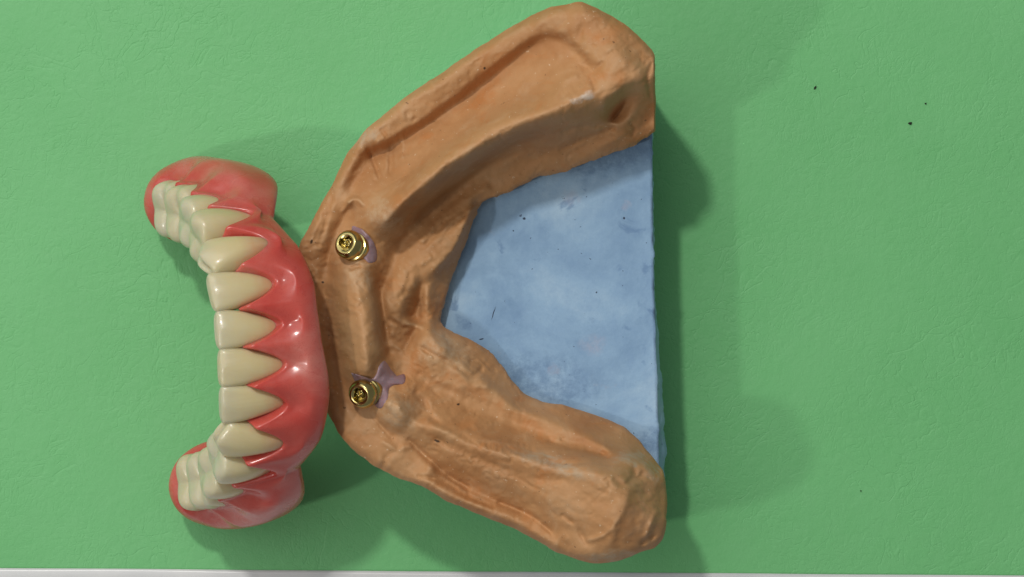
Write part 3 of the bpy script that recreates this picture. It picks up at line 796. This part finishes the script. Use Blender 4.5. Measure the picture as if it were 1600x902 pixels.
# ------------------------------------------------------------------ the denture, standing on its heels
TH = math.radians(23); RZ = math.radians(5)
Rz = Matrix.Rotation(RZ, 3, 'Z')
A_O = Rz @ Vector((-math.cos(TH), 0, math.sin(TH)))            # towards the biting edges
A_D = Rz @ Vector((-math.sin(TH), 0.025, -math.cos(TH)))       # from the front teeth to the heels
A_L = Rz @ Vector((0, 1, 0))
ORG = Vector([float(v) for v in W(338, 546, 33.0)])
def DW(d, l, o):
    return ORG + A_D * d + A_L * l + A_O * o
ARCH = [(0.02, 0.235, .47, 'i'), (0.10, 0.69, .48, 'i'), (0.34, 1.10, .52, 'c'), (0.74, 1.40, .50, 'p'), (1.20, 1.61, .50, 'p'), (1.72, 1.72, .66, 'm'), (2.30, 1.79, .58, 'm')]
ctrl = [(3.21, -1.82), (2.78, -1.83)] + [(d, -l) for d, l, _, _ in ARCH[::-1]] + [(d, l) for d, l, _, _ in ARCH] + [(2.78, 1.83), (3.21, 1.82)]
path = resample(catmull(ctrl, 1600), 520)
arcs = np.concatenate([[0], np.cumsum(np.linalg.norm(np.diff(path, axis=0), axis=1))])
SMAX = arcs[-1]; SM = SMAX / 2
tang = np.gradient(path, axis=0); tang /= np.linalg.norm(tang, axis=1)[:, None]
for _ in range(12):
    tang[1:-1] = (tang[:-2] + tang[1:-1] * 2 + tang[2:]) / 4
tang /= np.linalg.norm(tang, axis=1)[:, None]
nout = np.stack([-tang[:, 1], tang[:, 0]], 1)                   # outward = away from the arch centre (d~2, l=0)
if (nout[260] * np.array([-1, 0])).sum() < 0:
    nout = -nout
teeth = []
for sgn in (-1, 1):
    for k, (d, l, w, ty) in enumerate(ARCH):
        i = int(np.argmin(np.linalg.norm(path - np.array([d, sgn * l]), axis=1)))
        teeth.append((arcs[i], i, w, ty, sgn, k))
teeth.sort()
def lerp_tab(tab, a):
    return np.interp(a, [t[0] for t in tab], [t[1] for t in tab])

HEEL = (teeth[-1][0] + 0.30 - SM) / SM
def gum_section(i):
    s = arcs[i]; a = abs(s - SM) / SM                           # 0 front .. 1 heel
    sd = 1 if s > SM else -1
    # nearest tooth and gap
    ds = min(abs(s - t[0]) / (t[2] / 2) for t in teeth) if a < HEEL else 2.0
    ph = min(ds, 1.0)                                           # 0 tooth centre, 1 gap
    pap = ph ** 1.7
    post = np.clip((a - 0.40) / 0.15, 0, 1)
    on_c = -0.82 + 0.38 * post
    on_p = -0.33 + 0.10 * post
    on = on_c + (on_p - on_c) * pap
    heel = np.clip((a - HEEL + 0.03) / 0.10, 0, 1); heel = heel * heel * (3 - 2 * heel)
    on = on * (1 - heel) + (-0.12) * heel
    nb_neck = float(np.interp(s, [t[0] for t in teeth], [{'i': .24, 'c': .285, 'p': .325, 'm': .40}[t[3]] for t in teeth])) - 0.005 * pap
    nb_neck = nb_neck * (1 - heel) + 0.36 * heel
    ob = lerp_tab([(0, -1.36), (.15, -1.40), (.28, -1.36), (.40, -1.20), (.52, -1.38), (.64, -1.56), (.76, -1.46), (.88, -1.20), (1, -0.92)], a)
    cut = 0.10 * math.exp(-((a - 0.30) / 0.1) ** 2) * (1 if sd > 0 else 0.3)
    nb_max = -cut + lerp_tab([(0, .38), (.25, .36), (.40, .34), (.52, .48), (.68, .66), (.85, .66), (1, .50)], a)
    nb_mid = lerp_tab([(0, .32), (.40, .33), (.55, .54), (.72, .72), (.88, .72), (1, .56)], a) + 0.03 * (1 - ph) * (1 - heel) - 0.01
    ol = lerp_tab([(0, -1.30), (.4, -1.45), (.8, -1.7), (1, -1.4)], a)
    ob = ob + 0.07 * (1 - post) * float(np.clip((s - SM) / 0.8 + 0.5, 0, 1))
    nl = lerp_tab([(0, .40), (.5, .48), (1, .42)], a)
    on_l = -0.65 * (1 - heel) - 0.12 * heel
    it = lerp_tab([(0, -1.0), (.7, -1.0), (1, -1.0)], a)
    mid = (on + ob) / 2
    sec = [(nb_neck, on), (nb_neck + .018, on - .10), (nb_mid, mid + .05), (nb_max, ob + .26), (nb_max - .06, ob + .06), (nb_max - .17, ob + .02), (.13, ob + .22), (0, it),
           (-.13, ol + .25), (-nl + .14, ol), (-nl + .03, ol + .08), (-nl, ol + .3), (-.30 - .12 * heel, on_l - .06 - .12 * heel), (-.2 - .08 * heel, on_l + .02), (0.0, max(on, on_l) + .02 * (1 - heel) + .03), (nb_neck - .10, on + .02)]
    sec = np.array(sec)
    # the heel swells into a rounded lobe
    hw = np.clip((a - HEEL + 0.16) / 0.22, 0, 1); hw = hw * hw * (3 - 2 * hw)
    m = len(sec)
    ang = np.radians(np.array([48, 30, 5, -25, -45, -62, -78, -95, -112, -130, -150, -175, 160, 128, 95, 68]))
    ell = np.stack([0.07 + 0.62 * np.cos(ang), -0.74 + 0.76 * np.sin(ang)], 1)
    wv = np.array([0.35, 0.6, 1, 1, 1, 1, .8, .6, .8, 1, 1, 1, .6, .4, .3, .3])
    wv = (wv * (1 - heel) + heel) * hw
    h2 = np.clip((a - HEEL + 0.42) / 0.30, 0, 1); h2 = h2 * h2 * (3 - 2 * h2) * (1.0 if sd > 0 else 0.7)
    wv[2:7] = np.maximum(wv[2:7], h2)
    wv = wv[:, None]
    return sec * (1 - wv) + ell * wv
NSEC = 72
def build_gum(root):
    V, F = [], []
    N = len(path)
    caplen = 0.62
    for i in range(N):
        sec = catmull(gum_section(i), NSEC, True)
        s = arcs[i]
        e = min(s, SMAX - s)
        k = 1.0
        if e < caplen:
            k = math.sqrt(max(0.0, 1 - (1 - e / caplen) ** 2)) * 0.97 + 0.03
        c = sec.mean(0)
        c = np.array([0.07, -0.70])
        sec = c + (sec - c) * k
        for n_, o_ in sec:
            p = path[i] + nout[i] * n_
            V.append(DW(p[0], p[1], o_))
    for i in range(N - 1):
        for j in range(NSEC):
            F.append((i * NSEC + j, i * NSEC + (j + 1) % NSEC, (i + 1) * NSEC + (j + 1) % NSEC, (i + 1) * NSEC + j))
    F.append(tuple(range(NSEC))); F.append(tuple((N - 1) * NSEC + j for j in range(NSEC)))
    me = mesh('gum_base', V, F)
    bm = bmesh.new(); bm.from_mesh(me); bmesh.ops.recalc_face_normals(bm, faces=bm.faces); bm.to_mesh(me); bm.free()
    o = link('gum_base', me, M_GUM)
    md = o.modifiers.new('smooth', 'SMOOTH'); md.factor = 0.5; md.iterations = 9
    keep_parent(o, root)
    return o

def tooth_mesh(w, ty, rng):
    n = 40
    loops = []
    if ty in 'ic':
        pr = [(-1.15, .18, .12, -.14), (-.95, .22, .19, -.22), (-.80, .28, .225, -.25), (-.62, .36, .235, -.25), (-.42, .44, .22, -.20), (-.22, .487, .175, -.13), (-.10, .497, .135, -.085),
              (-.04, .49, .105, -.06), (-.012, .47, .08, -.04), (0, .43, .05, -.02)]
        ex = 3.0
        for z, hw, yl, yg in pr:
            if ty == 'c':
                yl = yl * 1.25 + .02; yg *= 1.25
            L = []
            for k in range(n):
                a = 2 * math.pi * k / n
                ca, sa = math.cos(a), math.sin(a)
                x = math.copysign(abs(ca) ** (2 / ex), ca) * hw * w
                yy = math.copysign(abs(sa) ** (2 / 2.3), sa)
                y = (yl + yg) / 2 + yy * (yl - yg) / 2
                zz = z
                if ty == 'c' and z > -0.3:
                    zz = z - 0.16 * (abs(x) / (w * .5)) ** 1.3 * (1 + z / .3)
                else:
                    zz = z - 0.03 * (abs(x) / (w * .5)) ** 4 * (1 if z > -.2 else 0)
                # gentle lobes of the labial face
                y += 0.010 * math.cos(x / w * 4 * math.pi) * max(0, sa) * max(0, 1 + z)
                L.append((x, y, zz))
            loops.append(L)
        top = None
    else:
        bl = 0.35 if ty == 'p' else 0.40
        pr = [(-1.1, .25, .5), (-.85, .34, .68), (-.6, .42, .86), (-.38, .485, .98), (-.24, .50, 1.0), (-.12, .485, .95), (-.04, .455, .87)]
        cusps = [(-.0, .62), (.0, -.55)] if ty == 'p' else [(-.48, .6), (.45, .6), (-.46, -.55), (.44, -.55)]
        def occ(x, y):                                           # in -1..1
            h = 0
            for cx, cy in cusps:
                h = max(h, math.exp(-((x - cx) ** 2 / .16 + (y - cy) ** 2 / .16)))
            return -0.06 + 0.06 * h - 0.02 * math.exp(-(y / .12) ** 2) - (0.03 * math.exp(-(x / .1) ** 2) if ty == 'm' else 0)
        for z, hw, f in pr:
            L = []
            for k in range(n):
                a = 2 * math.pi * k / n
                ca, sa = math.cos(a), math.sin(a)
                x = math.copysign(abs(ca) ** (2 / 2.8), ca); y = math.copysign(abs(sa) ** (2 / 2.6), sa)
                zz = z
                if z > -.2:
                    q = (z + .2) / .16
                    zz = z * (1 - q) + q * (occ(x * .9, y * .9) - .02)
                if z > -.7 and ty == 'm':
                    y *= 1 - .07 * math.exp(-(x / .18) ** 2)
                L.append((x * hw * w, y * bl * f, zz))
            loops.append(L)
        for s in (.85, .7, .55, .4, .25, .1):
            L = []
            for k in range(n):
                a = 2 * math.pi * k / n
                ca, sa = math.cos(a), math.sin(a)
                x = math.copysign(abs(ca) ** (2 / 2.8), ca) * s; y = math.copysign(abs(sa) ** (2 / 2.6), sa) * s
                L.append((x * .455 * w, y * bl * .87, occ(x * .9, y * .9)))
            loops.append(L)
    V = [p for L in loops for p in L]
    F = []
    for i in range(len(loops) - 1):
        for k in range(n):
            F.append((i * n + k, i * n + (k + 1) % n, (i + 1) * n + (k + 1) % n, (i + 1) * n + k))
    F.append(tuple(range(n - 1, -1, -1)))
    F.append(tuple((len(loops) - 1) * n + k for k in range(n)))
    me = mesh('tooth', V, F)
    return me
def build_teeth(root):
    rng = random.Random(6)
    for s, i, w, ty, sgn, k in teeth:
        me = tooth_mesh(w * 1.09, ty, rng)
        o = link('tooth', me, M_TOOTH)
        md = o.modifiers.new('sub', 'SUBSURF'); md.levels = 1; md.render_levels = 1
        Nn = (A_D * nout[i][0] + A_L * nout[i][1]).normalized()
        Oo = (A_O - A_D * math.tan(math.radians({'i': 0, 'c': 0, 'p': 4 if k == 3 else 8, 'm': 15 if k == 5 else 22}[ty]))).normalized()
        Xx = Nn.cross(Oo).normalized()
        Nn = Oo.cross(Xx)
        Rm = Matrix((Xx, Nn, Oo)).transposed()
        jit = Matrix.Rotation(math.radians(rng.uniform(-3, 3)), 3, 'Y') @ Matrix.Rotation(math.radians(rng.uniform(-3, 3) + {'i': -6, 'c': -2, 'p': 2, 'm': 4}[ty]), 3, 'X') @ Matrix.Rotation(math.radians(rng.uniform(-5, 5)), 3, 'Z')
        Rm = Rm @ jit
        offo = {'i': 0.0, 'c': 0.05, 'p': -0.03, 'm': -0.12 if k == 5 else -0.12}[ty] + rng.uniform(-.015, .015)
        p = DW(path[i][0], path[i][1], offo)
        o.matrix_world = Matrix.Translation(p) @ Rm.to_4x4()
        keep_parent(o, root)
dent = empty('denture', tuple(DW(3.4, 0, -0.9) * 1.0))
dent.location.z = 0
tag(dent, 'pink lower denture with ivory teeth standing on its heels against the cast', 'denture')
build_gum(dent)
build_teeth(dent)

# ------------------------------------------------------------------ specks on the mat
def speck(px, py, w, h, ang, label, seed):
    rg = random.Random(seed)
    x, y, _ = (float(v) for v in W(px, py, 0))
    n = 14
    V, F = [], []
    rad = [rg.uniform(.6, 1.1) for _ in range(n)]
    for r, z in ((1.0, 0.001), (0.85, 0.018), (0.4, 0.03)):
        for k in range(n):
            a = 2 * math.pi * k / n
            u = math.cos(a) * r * rad[k] * w / 2 / PXCM; v = math.sin(a) * r * rad[k] * h / 2 / PXCM
            V.append((u * math.cos(ang) - v * math.sin(ang), u * math.sin(ang) + v * math.cos(ang), z * rg.uniform(.7, 1.2)))
    for i in range(2):
        for k in range(n):
            F.append((i * n + k, i * n + (k + 1) % n, (i + 1) * n + (k + 1) % n, (i + 1) * n + k))
    F.append(tuple(2 * n + k for k in range(n)))
    o = link('dirt_speck', mesh('dirt_speck', V, F), M_DIRT)
    o.location = (x, y, 0.001)
    tag(o, label, 'speck', 'black specks on the green mat')
speck(1422, 193, 7, 5, 0.1, 'largest black speck on the green mat, right of the cast', 1)
speck(1446, 162, 3, 3, 0.4, 'tiny black speck just above the largest speck on the green mat', 2)
speck(1273.5, 137, 3.5, 7, -0.5, 'thin black speck on the green mat nearest the upper cast arm', 3)
speck(1345, 767, 2.5, 2.5, 0.4, 'faint dark speck on the mat, lower right of the cast', 4)
